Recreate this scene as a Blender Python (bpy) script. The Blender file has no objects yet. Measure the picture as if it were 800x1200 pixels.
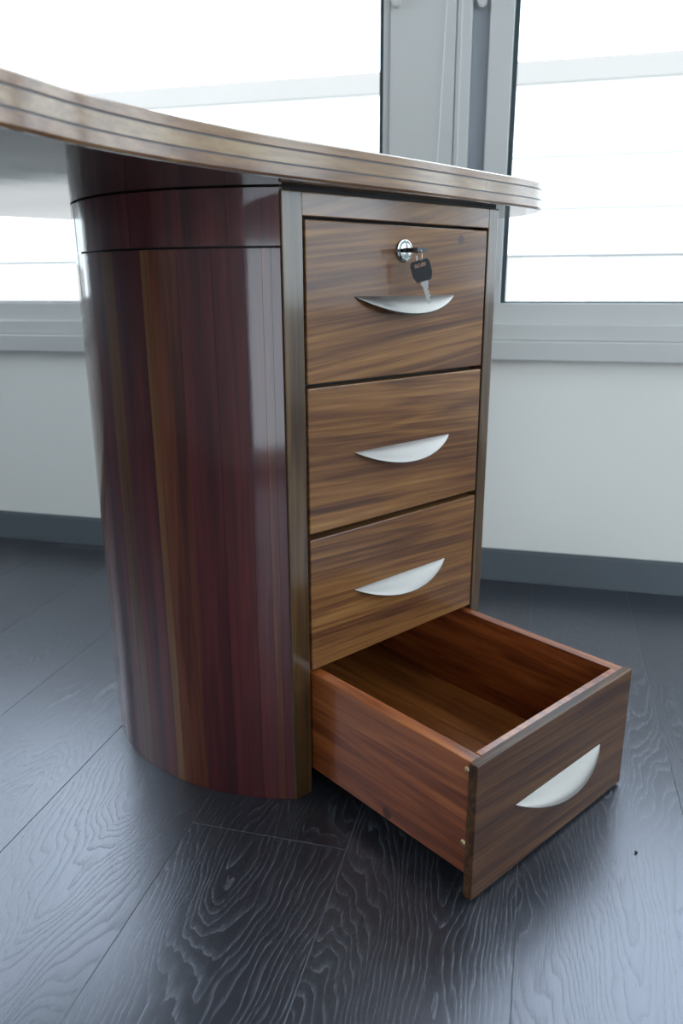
import bpy, bmesh, math, random
from mathutils import Vector, Matrix
random.seed(7)
scene = bpy.context.scene
COL = scene.collection

# ------------------------------------------------------------------ camera
ROT = math.radians(56.184)              # the desk stands turned in the room
CA, SA = math.cos(ROT), math.sin(ROT)
def to_room(x, y, z=0.0):               # desk coordinates -> room coordinates
    return Vector((CA*x - SA*y, SA*x + CA*y, z))

cam_d = bpy.data.cameras.new('camera')
cam = bpy.data.objects.new('camera', cam_d)
COL.objects.link(cam)
cam_d.sensor_fit = 'VERTICAL'
cam_d.sensor_height = 36.0
cam_d.lens = 36.0*900.72/1200.0
cam_d.clip_start = 0.01
cam.location = to_room(-0.52826, -0.64825, 0.61716)
PITCH, YAW, ROLL = 0.28860, 0.72804, -0.00468
fx, fy = math.sin(YAW), math.cos(YAW)
hf = to_room(fx, fy)
Fd = Vector((hf.x*math.cos(PITCH), hf.y*math.cos(PITCH), -math.sin(PITCH)))
Rt = to_room(math.cos(YAW), -math.sin(YAW))
Up = Rt.cross(Fd)
R2 = Rt*math.cos(ROLL) + Up*math.sin(ROLL)
U2 = -Rt*math.sin(ROLL) + Up*math.cos(ROLL)
m = Matrix((R2, U2, -Fd)).transposed().to_4x4()
m.translation = cam.location
cam.matrix_world = m
cam_d.dof.use_dof = True
cam_d.dof.focus_distance = 0.88
cam_d.dof.aperture_fstop = 5.6
scene.camera = cam

# ------------------------------------------------------------------ world and exposure
world = bpy.data.worlds.new('world')
scene.world = world
world.use_nodes = True
bg = world.node_tree.nodes['Background']
bg.inputs[0].default_value = (0.78, 0.89, 1.0, 1)
bg.inputs[1].default_value = 5.5
scene.view_settings.view_transform = 'Standard'
scene.view_settings.look = 'None'
scene.view_settings.exposure = 0.0
scene.view_settings.gamma = 1.0
scene.view_settings.use_curve_mapping = False

# room box (inside faces)
RX0, RX1, RY0, RY1, RH = -2.6, 2.8, -1.8, 0.80, 2.55
WZ0, WZ1 = 0.47, 2.30                   # window openings
def portal(name, loc, rot, sx, sy):
    l = bpy.data.lights.new(name, 'AREA')
    l.shape = 'RECTANGLE'; l.size = sx; l.size_y = sy
    l.cycles.is_portal = True
    o = bpy.data.objects.new(name, l); COL.objects.link(o)
    o.location = loc; o.rotation_euler = rot
    return o
H = math.pi/2
portal('portal_back', (0.1, RY1+0.16, 1.4), (-H, 0, 0), 5.0, 1.85)
portal('portal_right', (RX1+0.16, -0.45, 1.4), (0, H, 0), 1.85, 2.35)
portal('portal_front', (0.13, RY0-0.16, 0.41), (H, 0, 0), 0.76, 0.8)
portal('portal_front_right', (2.05, RY0-0.16, 1.4), (H, 0, 0), 1.2, 1.85)
portal('portal_left', (RX0-0.16, -0.5, 1.64), (0, -H, 0), 1.34, 2.25)

# ------------------------------------------------------------------ material helpers
def new_mat(name):
    mt = bpy.data.materials.new(name); mt.use_nodes = True
    nt = mt.node_tree
    return mt, nt, nt.nodes, nt.links, nt.nodes['Principled BSDF']
def plain(name, col, rough=0.5, metal=0.0, noise=0.0, nscale=40, bump=0.0, coat=0.0):
    mt, nt, N, L, b = new_mat(name)
    b.inputs['Base Color'].default_value = (*col, 1)
    b.inputs['Roughness'].default_value = rough
    b.inputs['Metallic'].default_value = metal
    b.inputs['Coat Weight'].default_value = coat
    b.inputs['Coat Roughness'].default_value = 0.08
    if noise or bump:
        tc = N.new('ShaderNodeTexCoord')
        n = N.new('ShaderNodeTexNoise'); n.inputs['Scale'].default_value = nscale
        n.inputs['Detail'].default_value = 4
        L.new(tc.outputs['Object'], n.inputs['Vector'])
        if noise:
            r = N.new('ShaderNodeValToRGB')
            r.color_ramp.elements[0].color = (*[c*(1-noise) for c in col], 1)
            r.color_ramp.elements[1].color = (*[min(1, c*(1+noise)) for c in col], 1)
            L.new(n.outputs['Fac'], r.inputs['Fac']); L.new(r.outputs['Color'], b.inputs['Base Color'])
        if bump:
            bp = N.new('ShaderNodeBump'); bp.inputs['Strength'].default_value = bump
            bp.inputs['Distance'].default_value = 0.001
            L.new(n.outputs['Fac'], bp.inputs['Height']); L.new(bp.outputs['Normal'], b.inputs['Normal'])
    return mt
def math_node(N, L, op, a, b=None, c=None):
    n = N.new('ShaderNodeMath'); n.operation = op
    for i, v in enumerate((a, b, c)):
        if v is None: continue
        if isinstance(v, (int, float)): n.inputs[i].default_value = v
        else: L.new(v, n.inputs[i])
    return n.outputs[0]
def wood(name, cols, axis='X', across=11.0, along=1.1, coat_r=0.10, coat=1.0, rough=0.45,
         tilt=0.0, fibre=0.35, knots=(), wave=0.5):
    """varnished timber: long streaks, wavy figure, fine fibres, optional knots"""
    mt, nt, N, L, b = new_mat(name)
    tc = N.new('ShaderNodeTexCoord'); oi = N.new('ShaderNodeObjectInfo')
    rnd = math_node(N, L, 'MULTIPLY', oi.outputs['Random'], 7.3)
    cmb = N.new('ShaderNodeCombineXYZ')
    for i in range(3): L.new(rnd, cmb.inputs[i])
    va = N.new('ShaderNodeVectorMath'); va.operation = 'ADD'
    L.new(tc.outputs['Object'], va.inputs[0]); L.new(cmb.outputs[0], va.inputs[1])
    mp = N.new('ShaderNodeMapping')
    sc = {'X': (along, across, across), 'Y': (across, along, across), 'Z': (across, across, along)}[axis]
    mp.inputs['Scale'].default_value = sc
    rot = N.new('ShaderNodeMapping'); rot.inputs['Rotation'].default_value = (0, tilt, 0)
    L.new(va.outputs[0], rot.inputs['Vector']); L.new(rot.outputs[0], mp.inputs['Vector'])
    def noise(scale, detail, dist=0.0, vec=None, rgh=0.55):
        n = N.new('ShaderNodeTexNoise'); n.inputs['Scale'].default_value = scale
        n.inputs['Detail'].default_value = detail; n.inputs['Distortion'].default_value = dist
        n.inputs['Roughness'].default_value = rgh
        L.new(vec or mp.outputs[0], n.inputs['Vector']); return n.outputs['Fac']
    big = noise(1.1, 3, 0.35)
    mid = noise(3.2, 6, 0.45, rgh=0.62)
    mpf = N.new('ShaderNodeMapping')
    sf = {'X': (6, 260, 260), 'Y': (260, 6, 260), 'Z': (260, 260, 6)}[axis]
    mpf.inputs['Scale'].default_value = sf
    L.new(rot.outputs[0], mpf.inputs['Vector'])
    fib = noise(1.0, 3, 0.2, mpf.outputs[0])
    mpt = N.new('ShaderNodeMapping')
    st_ = {'X': (3.0, 95, 95), 'Y': (95, 3.0, 95), 'Z': (95, 95, 3.0)}[axis]
    mpt.inputs['Scale'].default_value = st_
    L.new(rot.outputs[0], mpt.inputs['Vector'])
    thin = noise(1.0, 4, 0.5, mpt.outputs[0], rgh=0.6)
    # ring figure from the big noise
    rg = math_node(N, L, 'MULTIPLY', big, 60.0)
    rg = math_node(N, L, 'SINE', rg)
    rg = math_node(N, L, 'MULTIPLY', rg, 0.5*wave*0.25)
    v = math_node(N, L, 'MULTIPLY', mid, 0.75)
    v = math_node(N, L, 'MULTIPLY_ADD', big, 0.45, v)
    v = math_node(N, L, 'ADD', v, rg)
    v = math_node(N, L, 'MULTIPLY_ADD', fib, fibre, v)
    v = math_node(N, L, 'MULTIPLY_ADD', thin, fibre*0.9, v)
    v = math_node(N, L, 'SUBTRACT', v, 0.10+fibre*0.95)
    for (kx, ky, kz, kr) in knots:
        vd = N.new('ShaderNodeVectorMath'); vd.operation = 'DISTANCE'
        L.new(tc.outputs['Object'], vd.inputs[0]); vd.inputs[1].default_value = (kx, ky, kz)
        d = math_node(N, L, 'MULTIPLY_ADD', mid, kr*0.8, vd.outputs['Value'])
        mr = N.new('ShaderNodeMapRange'); mr.interpolation_type = 'SMOOTHSTEP'
        L.new(d, mr.inputs['Value'])
        mr.inputs['From Min'].default_value = kr*1.7; mr.inputs['From Max'].default_value = kr*0.9
        mr.inputs['To Min'].default_value = 0; mr.inputs['To Max'].default_value = 0.5
        v = math_node(N, L, 'SUBTRACT', v, mr.outputs['Result'])
    ramp = N.new('ShaderNodeValToRGB'); cr = ramp.color_ramp
    pos = [0.22, 0.42, 0.56, 0.74]
    cr.elements[0].position = pos[0]; cr.elements[0].color = (*cols[0], 1)
    cr.elements[1].position = pos[3]; cr.elements[1].color = (*cols[3], 1)
    for p_, c_ in zip(pos[1:3], cols[1:3]):
        e = cr.elements.new(p_); e.color = (*c_, 1)
    L.new(v, ramp.inputs['Fac']); L.new(ramp.outputs['Color'], b.inputs['Base Color'])
    b.inputs['Roughness'].default_value = rough
    b.inputs['Coat Weight'].default_value = coat
    b.inputs['Coat Roughness'].default_value = coat_r
    b.inputs['Coat IOR'].default_value = 1.5
    b.inputs['Specular IOR Level'].default_value = 0.25
    bp = N.new('ShaderNodeBump'); bp.inputs['Strength'].default_value = 0.12
    bp.inputs['Distance'].default_value = 0.0006
    L.new(fib, bp.inputs['Height']); L.new(bp.outputs['Normal'], b.inputs['Normal'])
    wv = N.new('ShaderNodeBump'); wv.inputs['Strength'].default_value = 0.10
    wv.inputs['Distance'].default_value = 0.001
    L.new(mid, wv.inputs['Height']); L.new(wv.outputs['Normal'], b.inputs['Coat Normal'])
    return mt

def floor_mat():
    mt, nt, N, L, b = new_mat('dark_oak_plank')
    tc = N.new('ShaderNodeTexCoord'); oi = N.new('ShaderNodeObjectInfo')
    sep = N.new('ShaderNodeSeparateXYZ'); L.new(tc.outputs['Object'], sep.inputs[0])
    x, y = sep.outputs[0], sep.outputs[1]
    r = oi.outputs['Random']
    # distortion noise, long along the board
    offs = math_node(N, L, 'MULTIPLY', r, 31.0)
    cmb = N.new('ShaderNodeCombineXYZ')
    L.new(math_node(N, L, 'ADD', math_node(N, L, 'MULTIPLY', x, 9.0), offs), cmb.inputs[0])
    L.new(math_node(N, L, 'ADD', math_node(N, L, 'MULTIPLY', y, 2.6), offs), cmb.inputs[1])
    L.new(offs, cmb.inputs[2])
    n1 = N.new('ShaderNodeTexNoise'); n1.inputs['Scale'].default_value = 1.0
    n1.inputs['Detail'].default_value = 3; L.new(cmb.outputs[0], n1.inputs['Vector'])
    # small jitter
    cm2 = N.new('ShaderNodeCombineXYZ')
    L.new(math_node(N, L, 'MULTIPLY', x, 150.0), cm2.inputs[0])
    L.new(math_node(N, L, 'MULTIPLY', y, 34.0), cm2.inputs[1]); L.new(offs, cm2.inputs[2])
    n2 = N.new('ShaderNodeTexNoise'); n2.inputs['Detail'].default_value = 2
    n2.inputs['Scale'].default_value = 1.0; L.new(cm2.outputs[0], n2.inputs['Vector'])
    # cathedral arches: contours of a stretched paraboloid
    x0 = math_node(N, L, 'MULTIPLY', math_node(N, L, 'SUBTRACT', math_node(N, L, 'FRACT', math_node(N, L, 'MULTIPLY', r, 13.7)), 0.5), 0.07)
    dx = math_node(N, L, 'SUBTRACT', x, x0)
    sgn = math_node(N, L, 'SUBTRACT', math_node(N, L, 'MULTIPLY', math_node(N, L, 'GREATER_THAN', math_node(N, L, 'FRACT', math_node(N, L, 'MULTIPLY', r, 57.3)), 0.5), 2.0), 1.0)
    q = math_node(N, L, 'SQRT', math_node(N, L, 'MULTIPLY_ADD', dx, dx, 0.00012))
    h = math_node(N, L, 'MULTIPLY', q, 135.0)
    h = math_node(N, L, 'ADD', h, math_node(N, L, 'MULTIPLY', math_node(N, L, 'MULTIPLY', y, sgn), 24.0))
    h = math_node(N, L, 'MULTIPLY_ADD', n1.outputs['Fac'], 22.0, h)
    h = math_node(N, L, 'MULTIPLY_ADD', n2.outputs['Fac'], 0.55, h)
    f = math_node(N, L, 'FRACT', h)
    line = math_node(N, L, 'POWER', f, 4.0)
    # pores
    cm3 = N.new('ShaderNodeCombineXYZ')
    L.new(math_node(N, L, 'MULTIPLY', x, 900.0), cm3.inputs[0])
    L.new(math_node(N, L, 'MULTIPLY', y, 45.0), cm3.inputs[1]); L.new(offs, cm3.inputs[2])
    n3 = N.new('ShaderNodeTexNoise'); n3.inputs['Detail'].default_value = 2
    n3.inputs['Scale'].default_value = 1.0; L.new(cm3.outputs[0], n3.inputs['Vector'])
    pore = N.new('ShaderNodeMapRange'); L.new(n3.outputs['Fac'], pore.inputs['Value'])
    pore.inputs['From Min'].default_value = 0.38; pore.inputs['From Max'].default_value = 0.72
    g = math_node(N, L, 'MULTIPLY', line, math_node(N, L, 'MULTIPLY_ADD', pore.outputs['Result'], 0.7, 0.40))
    g = math_node(N, L, 'MULTIPLY_ADD', pore.outputs['Result'], 0.16, g)
    ramp = N.new('ShaderNodeValToRGB'); cr = ramp.color_ramp
    cr.elements[0].position = 0.0; cr.elements[0].color = (0.0135, 0.0150, 0.0185, 1)
    cr.elements[1].position = 0.95; cr.elements[1].color = (0.080, 0.085, 0.096, 1)
    e = cr.elements.new(0.35); e.color = (0.028, 0.031, 0.037, 1)
    L.new(g, ramp.inputs['Fac'])
    # board to board tone
    tone = math_node(N, L, 'MULTIPLY_ADD', r, 0.35, 0.85)
    mx = N.new('ShaderNodeVectorMath'); mx.operation = 'SCALE'
    L.new(ramp.outputs['Color'], mx.inputs[0]); L.new(tone, mx.inputs['Scale'])
    L.new(mx.outputs[0], b.inputs['Base Color'])
    L.new(math_node(N, L, 'MULTIPLY_ADD', g, 0.16, 0.29), b.inputs['Roughness'])
    b.inputs['Specular IOR Level'].default_value = 1.55
    b.inputs['Specular Tint'].default_value = (0.84, 0.86, 1.0, 1)
    bp = N.new('ShaderNodeBump'); bp.inputs['Strength'].default_value = 0.20
    bp.inputs['Distance'].default_value = 0.0006; bp.invert = True
    L.new(g, bp.inputs['Height']); L.new(bp.outputs['Normal'], b.inputs['Normal'])
    return mt

def glass_mat():
    mt = bpy.data.materials.new('window_glass'); mt.use_nodes = True
    nt = mt.node_tree; N, L = nt.nodes, nt.links
    for n in list(N): N.remove(n)
    o = N.new('ShaderNodeOutputMaterial'); mx = N.new('ShaderNodeMixShader')
    lw = N.new('ShaderNodeLayerWeight'); lw.inputs['Blend'].default_value = 0.5
    fr = math_node(N, L, 'POWER', lw.outputs['Facing'], 5.0)
    fr = math_node(N, L, 'MULTIPLY_ADD', fr, 0.7, 0.03)
    tr = N.new('ShaderNodeBsdfTransparent'); tr.inputs[0].default_value = (0.97, 0.985, 0.98, 1)
    gl = N.new('ShaderNodeBsdfGlossy'); gl.inputs['Roughness'].default_value = 0.02
    L.new(fr, mx.inputs[0]); L.new(tr.outputs[0], mx.inputs[1]); L.new(gl.outputs[0], mx.inputs[2])
    L.new(mx.outputs[0], o.inputs[0])
    return mt

M = {}
M['floor'] = floor_mat()
M['joint'] = plain('floor_joint_filler', (0.20, 0.21, 0.23), 0.7, noise=0.2)
M['wall'] = plain('wall_paint', (0.84, 0.81, 0.755), 0.6, noise=0.015, nscale=8, bump=0.05)
M['dark_wall'] = plain('dark_wall_paint', (0.07, 0.075, 0.085), 0.6, noise=0.02, nscale=8, bump=0.05)  # unseen left wall, darkened so the pedestal reflects less light
M['mid_wall'] = plain('grey_wall_paint', (0.24, 0.24, 0.24), 0.6, noise=0.02, nscale=8, bump=0.05)  # unseen front wall, toned down to weaken its reflection in the varnish
M['ceiling'] = plain('ceiling_paint', (0.75, 0.76, 0.77), 0.8, noise=0.01)
M['base'] = plain('baseboard_paint', (0.1088, 0.1240, 0.1350), 0.5, noise=0.06)
M['frame'] = plain('window_aluminium', (0.5800, 0.5655, 0.5423), 0.42, noise=0.02, nscale=15)
M['frame_dark'] = plain('window_recess_aluminium', (0.30, 0.32, 0.35), 0.5, noise=0.03)
M['gasket'] = plain('rubber_gasket', (0.03, 0.05, 0.055), 0.5, noise=0.05)
M['glass'] = glass_mat()
M['chain'] = plain('plastic_beads', (0.75, 0.77, 0.79), 0.4, noise=0.02)
GOLD = [(0.0560, 0.0200, 0.0088), (0.1150, 0.0450, 0.0150), (0.1760, 0.0760, 0.0230), (0.2550, 0.1240, 0.0400)]
M['drawer_top'] = wood('drawer_front_timber', GOLD, 'X', across=19, along=0.75, coat=0.40, coat_r=0.10, tilt=0.10, fibre=0.55, knots=[(0.2484, 0.0, 0.668, 0.0055)])
M['drawer'] = wood('drawer_timber', GOLD, 'X', across=19, along=0.75, coat=0.55, coat_r=0.12, tilt=-0.04, fibre=0.55)
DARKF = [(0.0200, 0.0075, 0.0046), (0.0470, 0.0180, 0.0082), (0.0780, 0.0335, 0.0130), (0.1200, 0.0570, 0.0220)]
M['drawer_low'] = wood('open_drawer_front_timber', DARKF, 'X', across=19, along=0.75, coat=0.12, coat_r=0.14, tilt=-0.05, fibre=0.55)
RED = [(0.0682, 0.0138, 0.0048), (0.1933, 0.0447, 0.0109), (0.2956, 0.0774, 0.0182), (0.4093, 0.1292, 0.0334)]
M['box'] = wood('drawer_box_timber', RED, 'Y', across=12, along=1.2, coat_r=0.18, coat=0.8, knots=[(0.0045, -0.126, 0.036, 0.006)])
M['box_floor'] = wood('drawer_bottom_timber', [(0.1420, 0.0392, 0.0086), (0.2185, 0.0655, 0.0144), (0.3059, 0.0997, 0.0230), (0.3933, 0.1425, 0.0360)], 'Y', across=12, along=1.0, coat_r=0.2, coat=0.5)
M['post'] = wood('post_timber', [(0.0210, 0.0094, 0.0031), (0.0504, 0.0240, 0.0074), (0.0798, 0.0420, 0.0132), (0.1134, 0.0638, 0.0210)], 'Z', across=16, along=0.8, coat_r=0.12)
M['rail'] = wood('rail_timber', GOLD, 'X', across=13, along=1.2, coat_r=0.12, tilt=0.25)
STV = dict(axis='Z', across=15, along=0.7, coat_r=0.075, rough=0.5, fibre=0.25, wave=0.3)
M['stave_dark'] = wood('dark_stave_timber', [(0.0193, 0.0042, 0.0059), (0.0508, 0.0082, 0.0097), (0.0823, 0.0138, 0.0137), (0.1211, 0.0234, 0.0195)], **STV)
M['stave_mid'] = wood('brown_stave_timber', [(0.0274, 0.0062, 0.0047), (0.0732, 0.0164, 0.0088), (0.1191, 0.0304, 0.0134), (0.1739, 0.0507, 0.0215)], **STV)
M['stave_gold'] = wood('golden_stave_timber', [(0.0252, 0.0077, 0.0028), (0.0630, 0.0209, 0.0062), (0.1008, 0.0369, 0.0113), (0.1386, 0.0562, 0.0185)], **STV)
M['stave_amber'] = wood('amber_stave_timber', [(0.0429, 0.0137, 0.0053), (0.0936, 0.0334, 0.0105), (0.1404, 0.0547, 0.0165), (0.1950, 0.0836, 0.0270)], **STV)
TOPC = [(0.085, 0.034, 0.014), (0.155, 0.070, 0.028), (0.205, 0.108, 0.046), (0.26, 0.155, 0.07)]
M['top'] = wood('desktop_timber', TOPC, 'X', across=12, along=1.0, coat_r=0.12)
M['top_pale'] = wood('pale_edge_timber', [(0.095, 0.044, 0.018), (0.165, 0.088, 0.036), (0.225, 0.130, 0.058), (0.28, 0.185, 0.09)], 'X', across=12, along=0.6, coat_r=0.12)
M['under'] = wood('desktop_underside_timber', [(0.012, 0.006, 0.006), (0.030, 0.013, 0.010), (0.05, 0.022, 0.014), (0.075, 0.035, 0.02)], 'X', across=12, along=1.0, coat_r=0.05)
M['inlay'] = plain('dark_inlay', (0.012, 0.006, 0.012), 0.35, noise=0.1)
M['carcass'] = plain('dark_carcass_board', (0.010, 0.007, 0.007), 0.6, noise=0.2)
M['alu'] = plain('brushed_aluminium', (0.2599, 0.2458, 0.2307), 0.42, 1.0, noise=0.03, nscale=120, bump=0.03)
M['chrome'] = plain('chrome', (0.3600, 0.3726, 0.3680), 0.14, 1.0, noise=0.02)
M['steel'] = plain('key_steel', (0.55, 0.53, 0.50), 0.3, 1.0, noise=0.05)
M['brass'] = plain('brass', (0.80, 0.58, 0.28), 0.28, 1.0, noise=0.08, nscale=200)
M['black'] = plain('black_plastic', (0.012, 0.012, 0.015), 0.38, noise=0.1)
M['white_panel'] = plain('facade_white_panel', (0.86, 0.86, 0.86), 0.8, noise=0.02, nscale=2)
M['grey_panel'] = plain('facade_grey_panel', (0.350, 0.312, 0.285), 0.8, noise=0.02, nscale=2)
M['joint_grey'] = plain('facade_joint', (0.42, 0.42, 0.43), 0.8, noise=0.02)
M['slab'] = plain('facade_concrete', (0.262, 0.234, 0.214), 0.8, noise=0.04, nscale=2)
M['ground'] = plain('street_paving', (0.62, 0.62, 0.62), 0.9, noise=0.06, nscale=3)
M['crumb'] = plain('dark_grit', (0.008, 0.008, 0.008), 0.6, noise=0.2)

# ------------------------------------------------------------------ mesh helpers
def link(name, mesh, mat=None, parent=None):
    o = bpy.data.objects.new(name, mesh); COL.objects.link(o)
    if mat and not mesh.materials: mesh.materials.append(mat)
    if parent: o.parent = parent
    return o
def finish(name, bm, mat, parent=None, smooth=False):
    bmesh.ops.recalc_face_normals(bm, faces=bm.faces[:])
    me = bpy.data.meshes.new(name); bm.to_mesh(me); bm.free()
    if smooth:
        for p in me.polygons: p.use_smooth = True
    return link(name, me, mat, parent)
def add_box(bm, x0, x1, y0, y1, z0, z1, bev=0.0):
    r = bmesh.ops.create_cube(bm, size=1.0)
    vs = r['verts']
    for v in vs:
        v.co = Vector((x0+(v.co.x+0.5)*(x1-x0), y0+(v.co.y+0.5)*(y1-y0), z0+(v.co.z+0.5)*(z1-z0)))
    if bev:
        es = list({e for v in vs for e in v.link_edges})
        bmesh.ops.bevel(bm, geom=es, offset=bev, segments=2, affect='EDGES', profile=0.6)
def box(name, x0, x1, y0, y1, z0, z1, mat, parent=None, bev=0.0):
    bm = bmesh.new(); add_box(bm, x0, x1, y0, y1, z0, z1, bev)
    return finish(name, bm, mat, parent)
def add_tube(bm, pts, r, seg=8, closed=False):
    rings = []
    n = len(pts)
    for i, p in enumerate(pts):
        p = Vector(p)
        a = Vector(pts[(i-1) % n if closed else max(i-1, 0)]); b_ = Vector(pts[(i+1) % n if closed else min(i+1, n-1)])
        t = (b_-a).normalized()
        ref = Vector((0, 0, 1)) if abs(t.z) < 0.9 else Vector((1, 0, 0))
        u = t.cross(ref).normalized(); v = t.cross(u)
        rings.append([bm.verts.new(p + u*r*math.cos(2*math.pi*k/seg) + v*r*math.sin(2*math.pi*k/seg)) for k in range(seg)])
    for i in range(n if closed else n-1):
        A, B = rings[i], rings[(i+1) % n]
        for k in range(seg):
            bm.faces.new((A[k], A[(k+1) % seg], B[(k+1) % seg], B[k]))
    if not closed:
        bm.faces.new(rings[0]); bm.faces.new(rings[-1])
def add_lathe(bm, prof, origin, axis='Y', seg=28):
    """prof: list of (radius, distance along axis)"""
    rings = []
    ox, oy, oz = origin
    for (r, d) in prof:
        ring = []
        for k in range(seg):
            a = 2*math.pi*k/seg; c_, s_ = r*math.cos(a), r*math.sin(a)
            co = {'Y': (ox+c_, oy+d, oz+s_), 'X': (ox+d, oy+c_, oz+s_), 'Z': (ox+c_, oy+s_, oz+d)}[axis]
            ring.append(bm.verts.new(co))
        rings.append(ring)
    for A, B in zip(rings[:-1], rings[1:]):
        for k in range(seg): bm.faces.new((A[k], A[(k+1) % seg], B[(k+1) % seg], B[k]))
    bm.faces.new(rings[0]); bm.faces.new(rings[-1])
def add_prism(bm, poly, z0, z1, chamfer_top=0.0, chamfer_bot=0.0):
    n = len(poly)
    def inset(d):
        out = []
        for i in range(n):
            a, p, b_ = Vector(poly[i-1]), Vector(poly[i]), Vector(poly[(i+1) % n])
            t = (b_-a); t = t.normalized() if t.length else Vector((1, 0))
            out.append((p.x - t.y*d, p.y + t.x*d))      # polygon is counter-clockwise
        return out
    levels = []
    if chamfer_bot: levels += [(inset(chamfer_bot), z0), (poly, z0+chamfer_bot)]
    else: levels += [(poly, z0)]
    if chamfer_top: levels += [(poly, z1-chamfer_top), (inset(chamfer_top), z1)]
    else: levels += [(poly, z1)]
    rings = [[bm.verts.new((x, y, z)) for (x, y) in pl] for pl, z in levels]
    for A, B in zip(rings[:-1], rings[1:]):
        for k in range(n): bm.faces.new((A[k], A[(k+1) % n], B[(k+1) % n], B[k]))
    bm.faces.new(rings[0][::-1]); bm.faces.new(rings[-1])
def empty(name, loc=(0, 0, 0), rz=0.0, parent=None):
    o = bpy.data.objects.new(name, None); COL.objects.link(o)
    o.location = loc; o.rotation_euler = (0, 0, rz); o.empty_display_size = 0.1
    if parent: o.parent = parent
    return o
def struct(o): o['kind'] = 'structure'; return o
def tag(o, label, cat, group=None):
    o['label'] = label; o['category'] = cat
    if group: o['group'] = group
    return o

# ------------------------------------------------------------------ floor
floor = struct(box('floor', RX0, RX1, RY0, RY1, -0.06, -0.0006, M['joint']))
PW, PL, GAP = 0.190, 1.285, 0.0007
def plank_mesh(w, l):
    bm = bmesh.new()
    add_box(bm, -w/2, w/2, -l/2, l/2, -0.010, 0.0)
    es = [e for e in bm.edges if all(v.co.z > -0.001 for v in e.verts)]
    bmesh.ops.bevel(bm, geom=es, offset=0.0003, segments=1, affect='EDGES')
    bmesh.ops.recalc_face_normals(bm, faces=bm.faces[:])
    me = bpy.data.meshes.new('plank'); bm.to_mesh(me); bm.free(); me.materials.append(M['floor'])
    return me
full_plank = plank_mesh(PW-GAP, PL-GAP)
cache = {}
shift = {0: -0.093}
col_i = math.floor((RX0-0.066)/PW)
xk = 0.066 + col_i*PW
while xk < RX1:
    x0, x1 = max(xk, RX0), min(xk+PW, RX1)
    idx = round((xk-0.066)/PW)
    j0 = {-1: -0.093, -2: 0.42, 0: 0.33, 1: -0.42, 2: -0.05, 3: -0.35, -3: -0.45}.get(idx, random.uniform(-0.6, 0.6))
    y = j0 - 4*PL
    while y < RY1:
        a, b_ = max(y, RY0), min(y+PL, RY1)
        y += PL
        if b_-a < 0.02 or x1-x0 < 0.02: continue
        w, l = x1-x0, b_-a
        if abs(w-PW) < 1e-6 and abs(l-PL) < 1e-6: me = full_plank
        else: me = plank_mesh(w-GAP, l-GAP)
        o = link('plank', me, None, floor)
        o.location = ((x0+x1)/2, (a+b_)/2, 0)
    xk += PW

# ------------------------------------------------------------------ room shell
T = 0.22
def wall_with_openings(name, axis, pos, a0, a1, openings, out, mat=None):
    """axis 'X': wall runs along x at y=pos; axis 'Y': along y at x=pos. out = +1/-1 outward thickness direction"""
    bm = bmesh.new()
    p0, p1 = (pos, pos+out*T) if out > 0 else (pos+out*T, pos)
    def add(u0, u1, z0, z1):
        if u1-u0 < 1e-4 or z1-z0 < 1e-4: return
        if axis == 'X': add_box(bm, u0, u1, p0, p1, z0, z1)
        else: add_box(bm, p0, p1, u0, u1, z0, z1)
    cur = a0
    for (u0, u1, z0, z1) in sorted(openings):
        add(cur, u0, 0, RH); add(u0, u1, 0, z0); add(u0, u1, z1, RH); cur = u1
    add(cur, a1, 0, RH)
    return struct(finish(name, bm, mat or M['wall']))
wall_with_openings('wall_back', 'X', RY1, RX0-T, RX1+T, [(-2.4, 2.65, WZ0, WZ1)], 1)
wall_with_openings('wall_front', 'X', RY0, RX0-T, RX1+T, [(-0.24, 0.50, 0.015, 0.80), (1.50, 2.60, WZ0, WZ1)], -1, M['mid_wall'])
wall_with_openings('wall_right', 'Y', RX1, RY0, RY1, [(-1.6, 0.70, WZ0, WZ1)], 1)
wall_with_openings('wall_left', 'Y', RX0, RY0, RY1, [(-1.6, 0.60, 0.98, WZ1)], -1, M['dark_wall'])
struct(box('ceiling', RX0-T, RX1+T, RY0-T, RY1+T, RH, RH+0.1, M['ceiling']))

def baseboard(name, x0, x1, y0, y1, inner):
    bm = bmesh.new()
    add_box(bm, x0, x1, y0, y1, 0.0005, 0.0705)
    es = [e for e in bm.edges if all(v.co.z > 0.07 for v in e.verts)]
    bmesh.ops.bevel(bm, geom=es, offset=0.004, segments=2, affect='EDGES')
    return struct(finish(name, bm, M['base']))
baseboard('baseboard_back', RX0, RX1, RY1-0.013, RY1, None)
baseboard('baseboard_left', RX0, RX0+0.013, RY0, RY1-0.013, None)
baseboard('baseboard_right', RX1-0.013, RX1, RY0, RY1-0.013, None)

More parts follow.
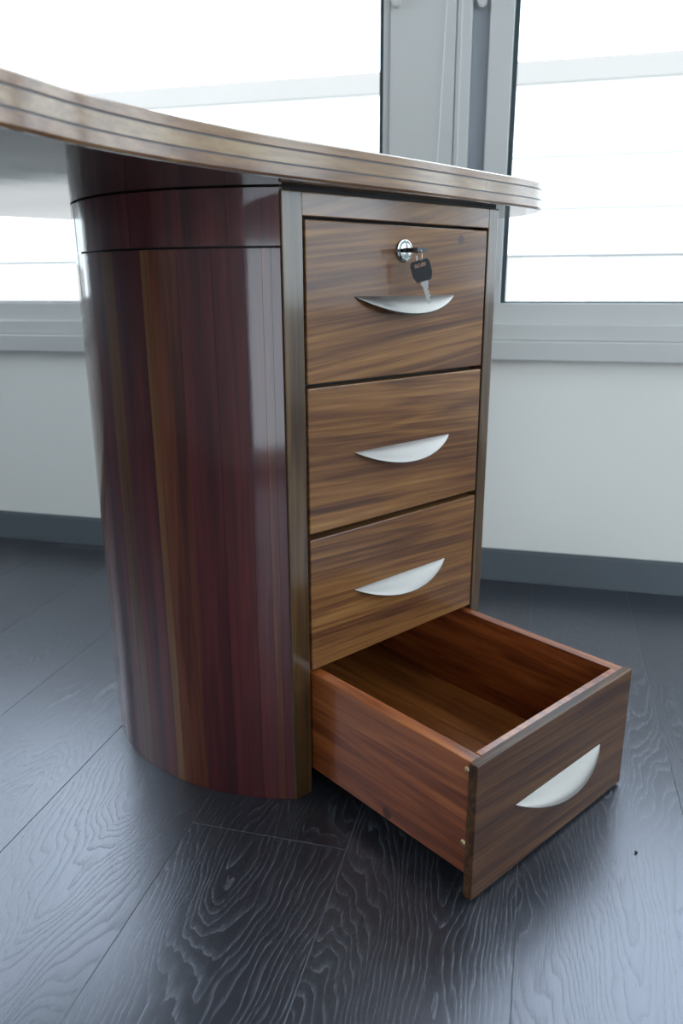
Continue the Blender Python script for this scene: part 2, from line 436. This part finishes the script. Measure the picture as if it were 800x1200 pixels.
# ------------------------------------------------------------------ windows of the back wall
GB = 0.583                               # lower edge of the visible glass
def bars(name, rects, mat, parent, bev=0.0015):
    for (x0, x1, y0, y1, z0, z1) in rects:
        box(name, x0, x1, y0, y1, z0, z1, mat, parent, bev)
def pane(parent, x0, x1, z0, z1, y):
    box('glass_pane', x0, x1, y-0.003, y+0.003, z0, z1, M['glass'], parent)
def gasket_frame(parent, x0, x1, z0, z1, y0, y1, w=0.011):
    bm = bmesh.new()
    add_box(bm, x0, x0+w, y0, y1, z0, z1); add_box(bm, x1-w, x1, y0, y1, z0, z1)
    add_box(bm, x0+w, x1-w, y0, y1, z0, z0+0.0048); add_box(bm, x0+w, x1-w, y0, y1, z1-w, z1)
    return finish('gasket', bm, M['gasket'], parent)
Y = RY1
def sash(parent, x0, x1, stile_l, stile_r, zb=0.583, zt=2.23):
    """visible glass x0..x1; stiles outside it"""
    bars('sash_rail', [(x0-stile_l, x1+stile_r, Y+0.002, Y+0.05, 0.540, zb-0.004), (x0-stile_l, x1+stile_r, Y+0.002, Y+0.05, zt+0.004, 2.28)], M['frame'], parent)
    bars('sash_stile', [(x0-stile_l, x0-0.004, Y+0.001, Y+0.049, zb-0.004, zt+0.004), (x1+0.004, x1+stile_r, Y+0.001, Y+0.049, zb-0.004, zt+0.004)], M['frame'], parent)
    gasket_frame(parent, x0-0.006, x1+0.006, zb-0.006, zt+0.006, Y+0.012, Y+0.03)
    pane(parent, x0-0.005, x1+0.005, zb-0.005, zt+0.005, Y+0.022)
def sill(parent, x0, x1):
    bars('frame_sill', [(x0, x1, Y-0.022, Y+0.06, 0.470, 0.508), (x0, x1, Y-0.012, Y+0.06, 0.508, 0.5405)], M['frame'], parent, 0.003)
    box('frame_head', x0, x1, Y-0.012, Y+0.06, 2.28, 2.30, M['frame'], parent, 0.002)
window_l = struct(empty('window_1', (0, 0, 0)))
sash(window_l, -1.20, -0.087, 0.05, 0.017)
sash(window_l, -2.33, -1.27, 0.07, 0.02)
sill(window_l, -2.40, -0.0705)
window_r = struct(empty('window_2', (0, 0, 0)))
sash(window_r, 0.160, 1.38, 0.047, 0.05)
sash(window_r, 1.48, 2.58, 0.05, 0.07)
sill(window_r, 0.0815, 2.65)
# mullion cover between the two windows
mull = struct(empty('trim_1', (0, 0, 0)))
bars('mullion_panel', [(-0.070, 0.0525, Y-0.004, Y+0.06, 0.508, 2.30), (0.0545, 0.081, Y-0.004, Y+0.06, 0.508, 2.30)], M['frame'], mull, 0.0015)
bars('mullion_seam', [(0.0525, 0.0545, Y+0.0, Y+0.06, 0.508, 2.30), (-0.0702, -0.0690, Y-0.0045, Y+0.05, 0.541, 2.30)], M['frame_dark'], mull, 0.0)
bars('mullion_recess', [(0.0815, 0.1125, Y+0.012, Y+0.06, 0.541, 2.28)], M['frame_dark'], mull, 0.0)
box('frame_sill', -0.0700, 0.081, Y-0.022, Y+0.06, 0.470, 0.508, M['frame'], mull, 0.003)
# sash handles whose rounded lower ends just enter the picture
def sash_handle(parent, x, ztip, yf):
    bm = bmesh.new()
    pts = [(x+0.0085*math.cos(a), 0.0085*math.sin(a)) for a in [math.pi+math.pi*k/10 for k in range(11)]]
    prof = [(px, ztip+0.0085+pz) for px, pz in pts] + [(x+0.0085, ztip+0.15), (x-0.0085, ztip+0.15)]
    A = [bm.verts.new((px, yf, pz)) for px, pz in prof]; B = [bm.verts.new((px, yf-0.014, pz)) for px, pz in prof]
    n = len(prof)
    for k in range(n): bm.faces.new((A[k], A[(k+1) % n], B[(k+1) % n], B[k]))
    bm.faces.new(A); f = bm.faces.new(B)
    bmesh.ops.bevel(bm, geom=list(f.edges), offset=0.002, segments=2, affect='EDGES')
    h = finish('sash_handle', bm, M['frame'], parent)
    bm = bmesh.new()
    add_box(bm, x-0.012, x+0.012, yf-0.001, yf+0.004, ztip+0.05, ztip+0.13, 0.001)
    finish('handle_plate', bm, M['frame_dark'], h)
sash_handle(mull, -0.058, 1.103, Y-0.004)
sash_handle(mull, 0.0975, 1.094, Y+0.012)
# bead chains of the roller blind
def bead_chain(parent, xa, xb, y):
    bm = bmesh.new()
    z, step = 0.66, 0.0047
    while z < 2.28:
        t = (1.12-z)/0.27
        x = xa + (xb-xa)*max(-0.6, min(1.3, t))*1.0
        bmesh.ops.create_icosphere(bm, subdivisions=1, radius=0.0016, matrix=Matrix.Translation((x, y, z)))
        z += step
    add_tube(bm, [(xa + (xb-xa)*max(-0.6, min(1.3, (1.12-zz)/0.27)), y, zz) for zz in (0.66, 0.75, 0.85, 0.95, 1.05, 1.15, 1.25, 1.4, 2.28)], 0.0004, 5)
    o = finish('bead_chain', bm, M['chain'], parent); o['kind'] = 'stuff'
    return o
bead_chain(mull, 0.036, 0.026, Y-0.009)
bead_chain(mull, 0.0635, 0.0630, Y-0.009)

# windows of the other walls (behind and beside the camera), some added only for light
def rot_window(name, axis, pos, out, a0, a1, z0, z1, nsash):
    w = struct(empty(name, (0, 0, 0)))
    def bx(nm, u0, u1, d0, d1, za, zb, mat):
        d0, d1 = sorted((pos+out*d0, pos+out*d1))
        if axis == 'X': box(nm, u0, u1, d0, d1, za, zb, mat, w, 0.0015 if mat is not M['glass'] else 0)
        else: box(nm, d0, d1, u0, u1, za, zb, mat, w, 0.0015 if mat is not M['glass'] else 0)
    fw = 0.055
    bx('frame_sill', a0, a1, -0.015, 0.06, z0, z0+fw, M['frame']); bx('frame_head', a0, a1, -0.01, 0.06, z1-fw, z1, M['frame'])
    step = (a1-a0)/nsash
    for i in range(nsash+1):
        u = a0+i*step
        u0, u1 = max(a0, u-fw/2 if 0 < i < nsash else (u if i == 0 else u-fw)), min(a1, u+fw/2 if 0 < i < nsash else (u+fw if i == 0 else u))
        bx('frame_post', u0, u1, -0.005, 0.055, z0+fw, z1-fw, M['frame'])
    for i in range(nsash):
        bx('glass_pane', a0+i*step+fw/2, a0+(i+1)*step-fw/2, 0.02, 0.026, z0+fw-0.005, z1-fw+0.005, M['glass'])
rot_window('window_3', 'Y', RX1, 1, -1.6, 0.70, WZ0, WZ1, 3)
rot_window('window_4', 'X', RY0, -1, -0.24, 0.50, 0.015, 0.80, 1)
rot_window('fill_window_5', 'X', RY0, -1, 1.50, 2.60, WZ0, WZ1, 1)  # unseen window, added to brighten the back wall without showing in the pedestal
rot_window('fill_window_6', 'Y', RX0, -1, -1.6, 0.60, 0.98, WZ1, 2)  # unseen high window, added to light the lower left of the back wall

# ------------------------------------------------------------------ outside
gnd = struct(box('ground', -16, 14, RY1+T+0.05, 16, -0.6, -0.5, M['ground']))
FY = RY1 + 6.0
bld = tag(empty('building', (0, FY, -0.5)), 'pale facade with horizontal panels and a grey ledge outside the windows', 'building')
def fac(name, x0, x1, y0, y1, z0, z1, mat, bev=0.0):
    return box(name, x0, x1, y0-FY, y1-FY, z0+0.5, z1+0.5, mat, bld, bev)
fac('wall_core', -12, 9, FY+0.06, FY+0.4, -0.5, 2.40, M['joint_grey'])
zs = [-0.5, 0.0, 0.42, 0.855, 1.25, 1.68, 2.265]
for i, (za, zb) in enumerate(zip(zs[:-1], zs[1:])):
    for xa, xb in ((-12, -0.75), (-0.75, 9)):
        fac('cladding_panel', xa+0.004, xb-0.004, FY, FY+0.06, za+0.012, zb-0.012, M['grey_panel'] if i <= 2 else M['white_panel'])
fac('ledge', -12, 9, FY-0.05, FY+0.06, 2.255, 2.44, M['slab'], 0.01)
# ------------------------------------------------------------------ the desk
desk = tag(empty('desk', (0, 0, 0), ROT), 'glossy dark timber desk with curved pedestal and a column of drawers', 'desk')
W = 0.3005                                # drawer width
YB = 0.43                                 # back of pedestal
ZT = 0.7105                               # underside of the desktop
AX, AY, AR = 0.1535, 0.215, 0.2790        # centre and radius of the curved side
def arc_pt(a, r=AR): return (AX + r*math.cos(a), AY + r*math.sin(a))
def y_to_ang(y): return math.pi + math.asin(max(-1, min(1, (AY-y)/AR)))
# --- posts, rail, carcass, light blockers
def post(x0, x1):
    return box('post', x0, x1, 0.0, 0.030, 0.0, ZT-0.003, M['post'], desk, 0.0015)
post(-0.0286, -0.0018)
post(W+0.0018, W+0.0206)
box('top_rail', -0.0018, W+0.0018, 0.0003, 0.022, 0.6838, ZT-0.0035, M['rail'], desk, 0.001)
box('shadow_strip', -0.0275, W+0.0195, 0.004, 0.020, ZT-0.0035, ZT-0.0002, M['carcass'], desk)
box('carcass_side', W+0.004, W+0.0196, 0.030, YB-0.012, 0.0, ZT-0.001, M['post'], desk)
box('carcass_back', -0.022, W+0.0196, YB-0.012, YB, 0.0, ZT-0.001, M['carcass'], desk)
box('carcass_divider', -0.016, -0.006, 0.030, YB-0.013, 0.0, ZT-0.001, M['carcass'], desk)
box('light_block_top', -0.0055, W+0.0035, 0.0225, YB-0.0125, 0.697, 0.7085, M['carcass'], desk)  # panel added behind the top gap to block leaking light
for zl, zu in ((0.6806, 0.6838), (0.5078, 0.5124), (0.3342, 0.3411)):
    box('light_block_rail', 0.0, W, 0.0195 if zl < 0.6 else 0.0225, 0.045, zl-0.010, min(zu+0.018, 0.6965), M['carcass'], desk)  # dark rails added behind the drawer gaps to block stray light
# --- curved side: core shell + staves + collar
a_front, a_back = y_to_ang(0.002), y_to_ang(YB-0.002)
def shell(bm, aa, ab, r0, r1, z0, z1, n, cham=0.0):
    rows = []
    for i in range(n+1):
        a = aa+(ab-aa)*i/n
        pts = [(arc_pt(a, r0), z0), (arc_pt(a, r1), z0), (arc_pt(a, r1), z1), (arc_pt(a, r0), z1)]
        rows.append([bm.verts.new((p[0], p[1], z)) for p, z in pts])
    for A, B in zip(rows[:-1], rows[1:]):
        for k in range(4): bm.faces.new((A[k], A[(k+1) % 4], B[(k+1) % 4], B[k]))
    bm.faces.new(rows[0]); bm.faces.new(rows[-1][::-1])
bm = bmesh.new(); shell(bm, a_front, a_back, AR-0.014, AR-0.0075, 0.002, ZT-0.001, 40)
curved = finish('curved_side', bm, M['carcass'], desk)
def stave(ya, yb, z0, z1, mat, name='stave', r1=AR):
    aa, ab = y_to_ang(ya), y_to_ang(yb)
    g = 0.00012/AR
    aa, ab = aa-g, ab+g                  # angle falls as y grows
    n = max(3, int(abs(ab-aa)/0.02))
    bm = bmesh.new(); shell(bm, aa, ab, AR-0.0074, r1, z0, z1, n)
    bmesh.ops.recalc_face_normals(bm, faces=bm.faces[:])
    o = finish(name, bm, mat, curved)
    # smooth outer surface: set the true radial normals
    me = o.data
    for p in me.polygons: p.use_smooth = True
    nors = []
    for p in me.polygons:
        for li in p.loop_indices:
            if abs(p.normal.z) > 0.5: nors.append(tuple(p.normal)); continue
            v = me.vertices[me.loops[li].vertex_index].co
            rad = Vector((v.x-AX, v.y-AY, 0)).normalized()
            if p.normal.dot(rad) > 0.9: nors.append(tuple(rad))
            else: nors.append(tuple(p.normal))
    me.normals_split_custom_set(nors)
    return o
GZ = 0.6532
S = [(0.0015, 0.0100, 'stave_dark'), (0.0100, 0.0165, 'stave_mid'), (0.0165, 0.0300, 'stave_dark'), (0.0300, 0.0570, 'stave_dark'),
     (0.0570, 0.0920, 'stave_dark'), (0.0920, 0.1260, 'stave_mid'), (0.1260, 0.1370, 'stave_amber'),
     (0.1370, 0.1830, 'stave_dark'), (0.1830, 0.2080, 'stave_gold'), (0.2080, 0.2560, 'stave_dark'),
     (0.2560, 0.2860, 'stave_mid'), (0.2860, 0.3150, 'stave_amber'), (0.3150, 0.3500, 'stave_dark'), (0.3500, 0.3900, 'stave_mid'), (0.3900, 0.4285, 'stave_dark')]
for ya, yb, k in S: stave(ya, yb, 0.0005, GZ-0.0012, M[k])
for ya, yb in ((0.0015, 0.0420), (0.0420, 0.1500), (0.1500, 0.2900), (0.2900, 0.4285)):
    stave(ya, yb, GZ+0.0012, ZT-0.0015, M['stave_dark'], 'collar_segment', AR+0.0004)

# --- crescent pulls
HL = 0.084
def handle_mesh():
    bm = bmesh.new()
    nu, nv, th = 32, 10, 0.0022
    def P(u, v, off):
        s = 1-u*u
        p, h = 0.0195*s**0.85, 0.0195*s**0.95
        a = v*math.pi/2*0.86
        ss = math.sin(math.pi/2*0.86); cc = 1-math.cos(math.pi/2*0.86)
        y = -p*(1-(1-v)**1.25); z = -h*(0.55*v+0.45*v*v)
        # offset downward/backwards for thickness
        return Vector((HL*u, y+off*0.55*v, z-off*0.75))
    def grid(off):
        return [[bm.verts.new(P(-1+2*i/nu, j/nv, off*max(0.12, 1-(-1+2*i/nu)**2))) for j in range(nv+1)] for i in range(nu+1)]
    A, B = grid(0.0), grid(th)
    for i in range(nu):
        for j in range(nv):
            bm.faces.new((A[i][j], A[i+1][j], A[i+1][j+1], A[i][j+1]))
            bm.faces.new((B[i][j+1], B[i+1][j+1], B[i+1][j], B[i][j]))
        bm.faces.new((A[i][nv], A[i+1][nv], B[i+1][nv], B[i][nv]))
        bm.faces.new((A[i+1][0], A[i][0], B[i][0], B[i+1][0]))
    for i in (0, nu):
        for j in range(nv):
            bm.faces.new((A[i][j], A[i][j+1], B[i][j+1], B[i][j]))
    bmesh.ops.remove_doubles(bm, verts=bm.verts[:], dist=1e-6)
    bmesh.ops.recalc_face_normals(bm, faces=bm.faces[:])
    me = bpy.data.meshes.new('handle'); bm.to_mesh(me); bm.free(); me.materials.append(M['alu'])
    for p in me.polygons: p.use_smooth = True
    me.set_sharp_from_angle(angle=math.radians(40))
    return me
HM = handle_mesh()
def pull(parent, y, z):
    o = link('handle', HM, None, parent); o.location = (0.154, y-0.0003, z)
    o['label'] = 'crescent aluminium pull'
    return o
# --- closed drawers
DZ = [(0.5124, 0.6806, 0.6035), (0.3411, 0.5078, 0.4280), (0.1689, 0.3342, 0.2555)]
GX = 0.0016
drawers = []
for i, (z0, z1, hz) in enumerate(DZ):
    d = box('drawer', GX, W-GX, 0.0, 0.019, z0, z1, M['drawer_top'] if i == 0 else M['drawer'], desk, 0.0014)
    d['label'] = ['top drawer front with lock', 'second drawer front', 'third drawer front'][i]
    pull(d, 0.0, hz)
    bm = bmesh.new()
    add_box(bm, 0.006, 0.020, 0.0192, 0.39, z0+0.022, z1-0.012); add_box(bm, W-0.020, W-0.006, 0.0192, 0.39, z0+0.022, z1-0.012)
    add_box(bm, 0.020, W-0.020, 0.0192, 0.39, z0+0.022, z0+0.030); add_box(bm, 0.020, W-0.020, 0.378, 0.39, z0+0.030, z1-0.012)
    finish('drawer_box', bm, M['carcass'], d)
    drawers.append(d)
# --- lock
LX, LZ = 0.1475, 0.6533
bm = bmesh.new()
add_lathe(bm, [(0.0125, 0.001), (0.0130, -0.0008), (0.0124, -0.0022), (0.0108, -0.0026), (0.0100, -0.0016), (0.0094, -0.0014), (0.0088, -0.0036), (0.0040, -0.0042), (0.0020, -0.0042)], (LX, 0, LZ), 'Y', 32)
lock = finish('lock', bm, M['chrome'], drawers[0], smooth=True)
lock.data.set_sharp_from_angle(angle=math.radians(35))
lock['label'] = 'round chrome cylinder lock'
# --- open bottom drawer
OY = -0.2525
OZ0, OZ1 = 0.0040, 0.1640
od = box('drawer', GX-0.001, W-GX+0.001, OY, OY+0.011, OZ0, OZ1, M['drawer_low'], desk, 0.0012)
od['label'] = 'open bottom drawer'
pull(od, OY, 0.0862)
SB, ST = 0.0285, 0.1625
BX0, BX1 = 0.0045, 0.2985
BF, BBK = OY+0.0112, 0.360
box('side_panel', BX0, BX0+0.016, BF, BBK, SB, ST, M['box'], od, 0.001)
box('side_panel', BX1-0.014, BX1, BF, BBK, SB, ST, M['box'], od, 0.001)
box('inner_front', BX0+0.0162, BX1-0.0142, BF, BF+0.0085, SB, ST+0.0003, M['box'], od, 0.001)
box('back_panel', BX0+0.0162, BX1-0.0142, BBK-0.012, BBK, SB, ST, M['box'], od, 0.001)
nb = 3
for k in range(nb):
    xa = BX0+0.0163 + (BX1-0.0143-BX0-0.0163)*k/nb; xb = BX0+0.0163 + (BX1-0.0143-BX0-0.0163)*(k+1)/nb
    box('bottom_board', xa+0.0002, xb-0.0002, BF+0.0087, BBK-0.0122, SB+0.004, SB+0.010, M['box_floor'], od, 0.0004)
for (sy, sz) in ((-0.2375, 0.1525), (-0.2368, 0.0655)):
    bm = bmesh.new()
    add_lathe(bm, [(0.0036, 0.0008), (0.0036, -0.0006), (0.0030, -0.0016), (0.0018, -0.0021), (0.0006, -0.0022)], (BX0, sy, sz), 'X', 16)
    s = finish('screw', bm, M['brass'], od, smooth=True); s['label'] = 'small round brass screw head'
# --- desktop
front = [(-0.93, -0.185), (-0.78, -0.218), (-0.60, -0.212), (-0.45, -0.171), (-0.332, -0.1210), (-0.266, -0.0895), (-0.186, -0.0645), (-0.095, -0.0485),
         (0.016, -0.0405), (0.148, -0.0335), (0.272, -0.0225), (0.345, -0.0170), (0.396, -0.008), (0.432, 0.015), (0.462, 0.056),
         (0.475, 0.100), (0.478, 0.160), (0.472, 0.260), (0.445, 0.380), (0.405, 0.465), (0.330, 0.515), (0.200, 0.530), (0.0, 0.535),
         (-0.30, 0.535), (-0.75, 0.520), (-0.93, 0.480), (-1.02, 0.380), (-1.06, 0.200), (-1.06, 0.05), (-1.02, -0.10)]
def catmull(pts, sub=5):
    out = []; n = len(pts)
    for i in range(n):
        p0, p1, p2, p3 = [Vector(pts[(i+k) % n]) for k in (-1, 0, 1, 2)]
        for s in range(sub):
            t = s/sub
            q = 0.5*((2*p1) + (p2-p0)*t + (2*p0-5*p1+4*p2-p3)*t*t + (3*p1-p0-3*p2+p3)*t**3)
            out.append((q.x, q.y))
    return out
outl = catmull(front)
def offset_in(poly, d):
    n = len(poly); out = []
    for i in range(n):
        a, b_ = Vector(poly[i-1]), Vector(poly[(i+1) % n]); t = (b_-a).normalized()
        out.append((poly[i][0]-t.y*d, poly[i][1]+t.x*d))
    return out
Z0, Z1, Z2, Z3 = ZT, 0.7225, 0.7352, 0.7448
def band(name, poly, z0, z1, mat, ct=0.0, cb=0.0):
    bm = bmesh.new(); add_prism(bm, poly, z0, z1, ct, cb)
    o = finish(name, bm, mat, top)
    for p in o.data.polygons: p.use_smooth = abs(p.normal.z) < 0.3
    o.data.set_sharp_from_angle(angle=math.radians(25))
    return o
bm = bmesh.new(); add_prism(bm, outl, Z2+0.0008, Z3, 0.0016, 0.0004)
top = finish('desktop', bm, M['top'], desk)
for p in top.data.polygons: p.use_smooth = abs(p.normal.z) < 0.3
top.data.set_sharp_from_angle(angle=math.radians(25))
band('inlay_line', offset_in(outl, 0.0007), Z2-0.0008, Z2+0.0008, M['inlay'])
band('inlay_line', offset_in(outl, 0.0007), Z1-0.0008, Z1+0.0008, M['inlay'])
# the middle band is two lengths butted together near the right end
def split_poly(poly, xs):
    L_, R_ = [], []
    for (x, y) in poly:
        (L_ if x < xs else R_).append((x, y))
    return L_, R_
n = len(outl)
def half(keep):
    """clip the outline at x = JX (convex enough there)"""
    out = []
    for i in range(n):
        a, b_ = outl[i], outl[(i+1) % n]
        ia, ib = keep(a[0]), keep(b_[0])
        if ia: out.append(a)
        if ia != ib:
            t = (JX-a[0])/(b_[0]-a[0]); out.append((JX + (-0.0002 if keep(-9) else 0.0002), a[1]+(b_[1]-a[1])*t))
    return out
JX = 0.2640
band('edge_band', half(lambda x: x < JX), Z1+0.0008, Z2-0.0008, M['top_pale'])
band('edge_band', half(lambda x: x > JX), Z1+0.0008, Z2-0.0008, M['top_pale'])
band('lower_band', outl, Z0+0.0006, Z1-0.0008, M['top'], 0.0, 0.0020)
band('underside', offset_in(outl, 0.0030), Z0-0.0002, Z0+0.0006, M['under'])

# ------------------------------------------------------------------ keys
def desk_child_world(o): o.rotation_euler = (0, 0, ROT)
def key_mesh_parts(root):
    """key lying in its local XZ plane, blade along -Z from the origin at the head's top"""
    bm = bmesh.new()
    hw, hh, th = 0.0112, 0.0235, 0.0022
    outer = [(-hw*0.80, 0.0), (hw*0.80, 0.0), (hw, -0.004), (hw, -0.016), (hw*0.72, -hh), (-hw*0.72, -hh), (-hw, -0.016), (-hw, -0.004)]
    slot = [(-hw*0.62, -0.0035), (hw*0.62, -0.0035), (hw*0.62, -0.0075), (-hw*0.62, -0.0075)]
    # head as a ring of quads around the slot
    def ringmesh(y):
        return [bm.verts.new((x, y, z)) for x, z in outer], [bm.verts.new((x, y, z)) for x, z in slot]
    (o1, s1), (o2, s2) = ringmesh(-th), ringmesh(th)
    def cap(o_, s_):
        bm.faces.new((o_[0], o_[1], s_[1], s_[0]))
        bm.faces.new((o_[1], o_[2], s_[1])); bm.faces.new((o_[2], o_[3], s_[2], s_[1]))
        bm.faces.new((o_[3], o_[4], s_[2])); bm.faces.new((o_[4], o_[5], s_[3], s_[2])); bm.faces.new((o_[5], o_[6], s_[3]))
        bm.faces.new((o_[6], o_[7], s_[0], s_[3])); bm.faces.new((o_[7], o_[0], s_[0]))
    cap(o1, s1); cap(o2, s2)
    for k in range(8): bm.faces.new((o1[k], o1[(k+1) % 8], o2[(k+1) % 8], o2[k]))
    for k in range(4): bm.faces.new((s1[k], s1[(k+1) % 4], s2[(k+1) % 4], s2[k]))
    finish('key_head', bm, M['black'], root)
    bm = bmesh.new()
    bl = [(-0.0042, -hh), (0.0042, -hh), (0.0042, -hh-0.004), (0.0030, -hh-0.0055)]
    z = -hh-0.007
    for k, d in enumerate((0.0030, 0.0014, 0.0029, 0.0018, 0.0030, 0.0012, 0.0026)):
        bl += [(d, z), (d, z-0.0012)]; z -= 0.0024
    bl += [(0.0, z-0.0022), (-0.0022, z-0.0005), (-0.0030, -hh-0.0055), (-0.0042, -hh-0.004)]
    A = [bm.verts.new((x, -0.0009, zz)) for x, zz in bl]; B = [bm.verts.new((x, 0.0009, zz)) for x, zz in bl]
    for k in range(len(bl)): bm.faces.new((A[k], A[(k+1) % len(bl)], B[(k+1) % len(bl)], B[k]))
    bm.faces.new(A); bm.faces.new(B[::-1])
    finish('key_blade', bm, M['steel'], root)
# key in the lock: blade points into the drawer (+y of the desk), blade plane level
K1 = empty('key')
tag(K1, 'black headed key seen edge-on, inserted in the chrome drawer lock', 'key')
key_mesh_parts(K1)
# local -Z -> desk +Y ; local Y (thickness) -> desk Z ; local X -> desk X
Rk = Matrix(((1, 0, 0), (0, 0, -1), (0, 1, 0))).to_4x4()
HEADY = -0.0295
DM = Matrix.Rotation(ROT, 4, 'Z')
K1.matrix_world = DM @ Matrix.Translation((LX, HEADY-0.0, LZ)) @ Rk
# ring through the slot of its head
RC = Vector((LX, HEADY+0.0055, LZ-0.0075))
bm = bmesh.new()
rr = 0.0095
ang_r = math.radians(62)                 # turned so that it is seen as a narrow loop
add_tube(bm, [(rr*0.95*math.cos(a)*math.cos(ang_r), rr*0.95*math.cos(a)*math.sin(ang_r), rr*math.sin(a)) for a in [2*math.pi*k/28 for k in range(28)]], 0.0006, 8, True)
ring = finish('key_ring', bm, M['steel'], None, smooth=True)
ring.matrix_world = DM @ Matrix.Translation(RC)
tag(ring, 'thin steel ring joining the two black keys at the lock', 'key ring')
K2 = empty('key')
tag(K2, 'black headed key hanging from the steel ring in front of the top drawer', 'key')
key_mesh_parts(K2)
K2.matrix_world = DM @ Matrix.Translation((RC.x, RC.y, RC.z-rr+0.0060)) @ Matrix.Rotation(math.radians(-40), 4, 'Z') @ Matrix.Rotation(math.radians(-16), 4, 'Y')

# ------------------------------------------------------------------ crumb on the floor
bm = bmesh.new()
bmesh.ops.create_icosphere(bm, subdivisions=1, radius=0.0022)
for v in bm.verts: v.co *= random.uniform(0.75, 1.2); v.co.z *= 0.7
cr_ = finish('crumb', bm, M['crumb'])
cr_.location = (0.384, -0.019, 0.0014)
tag(cr_, 'tiny black crumb lying on the floor right of the open drawer', 'crumb')
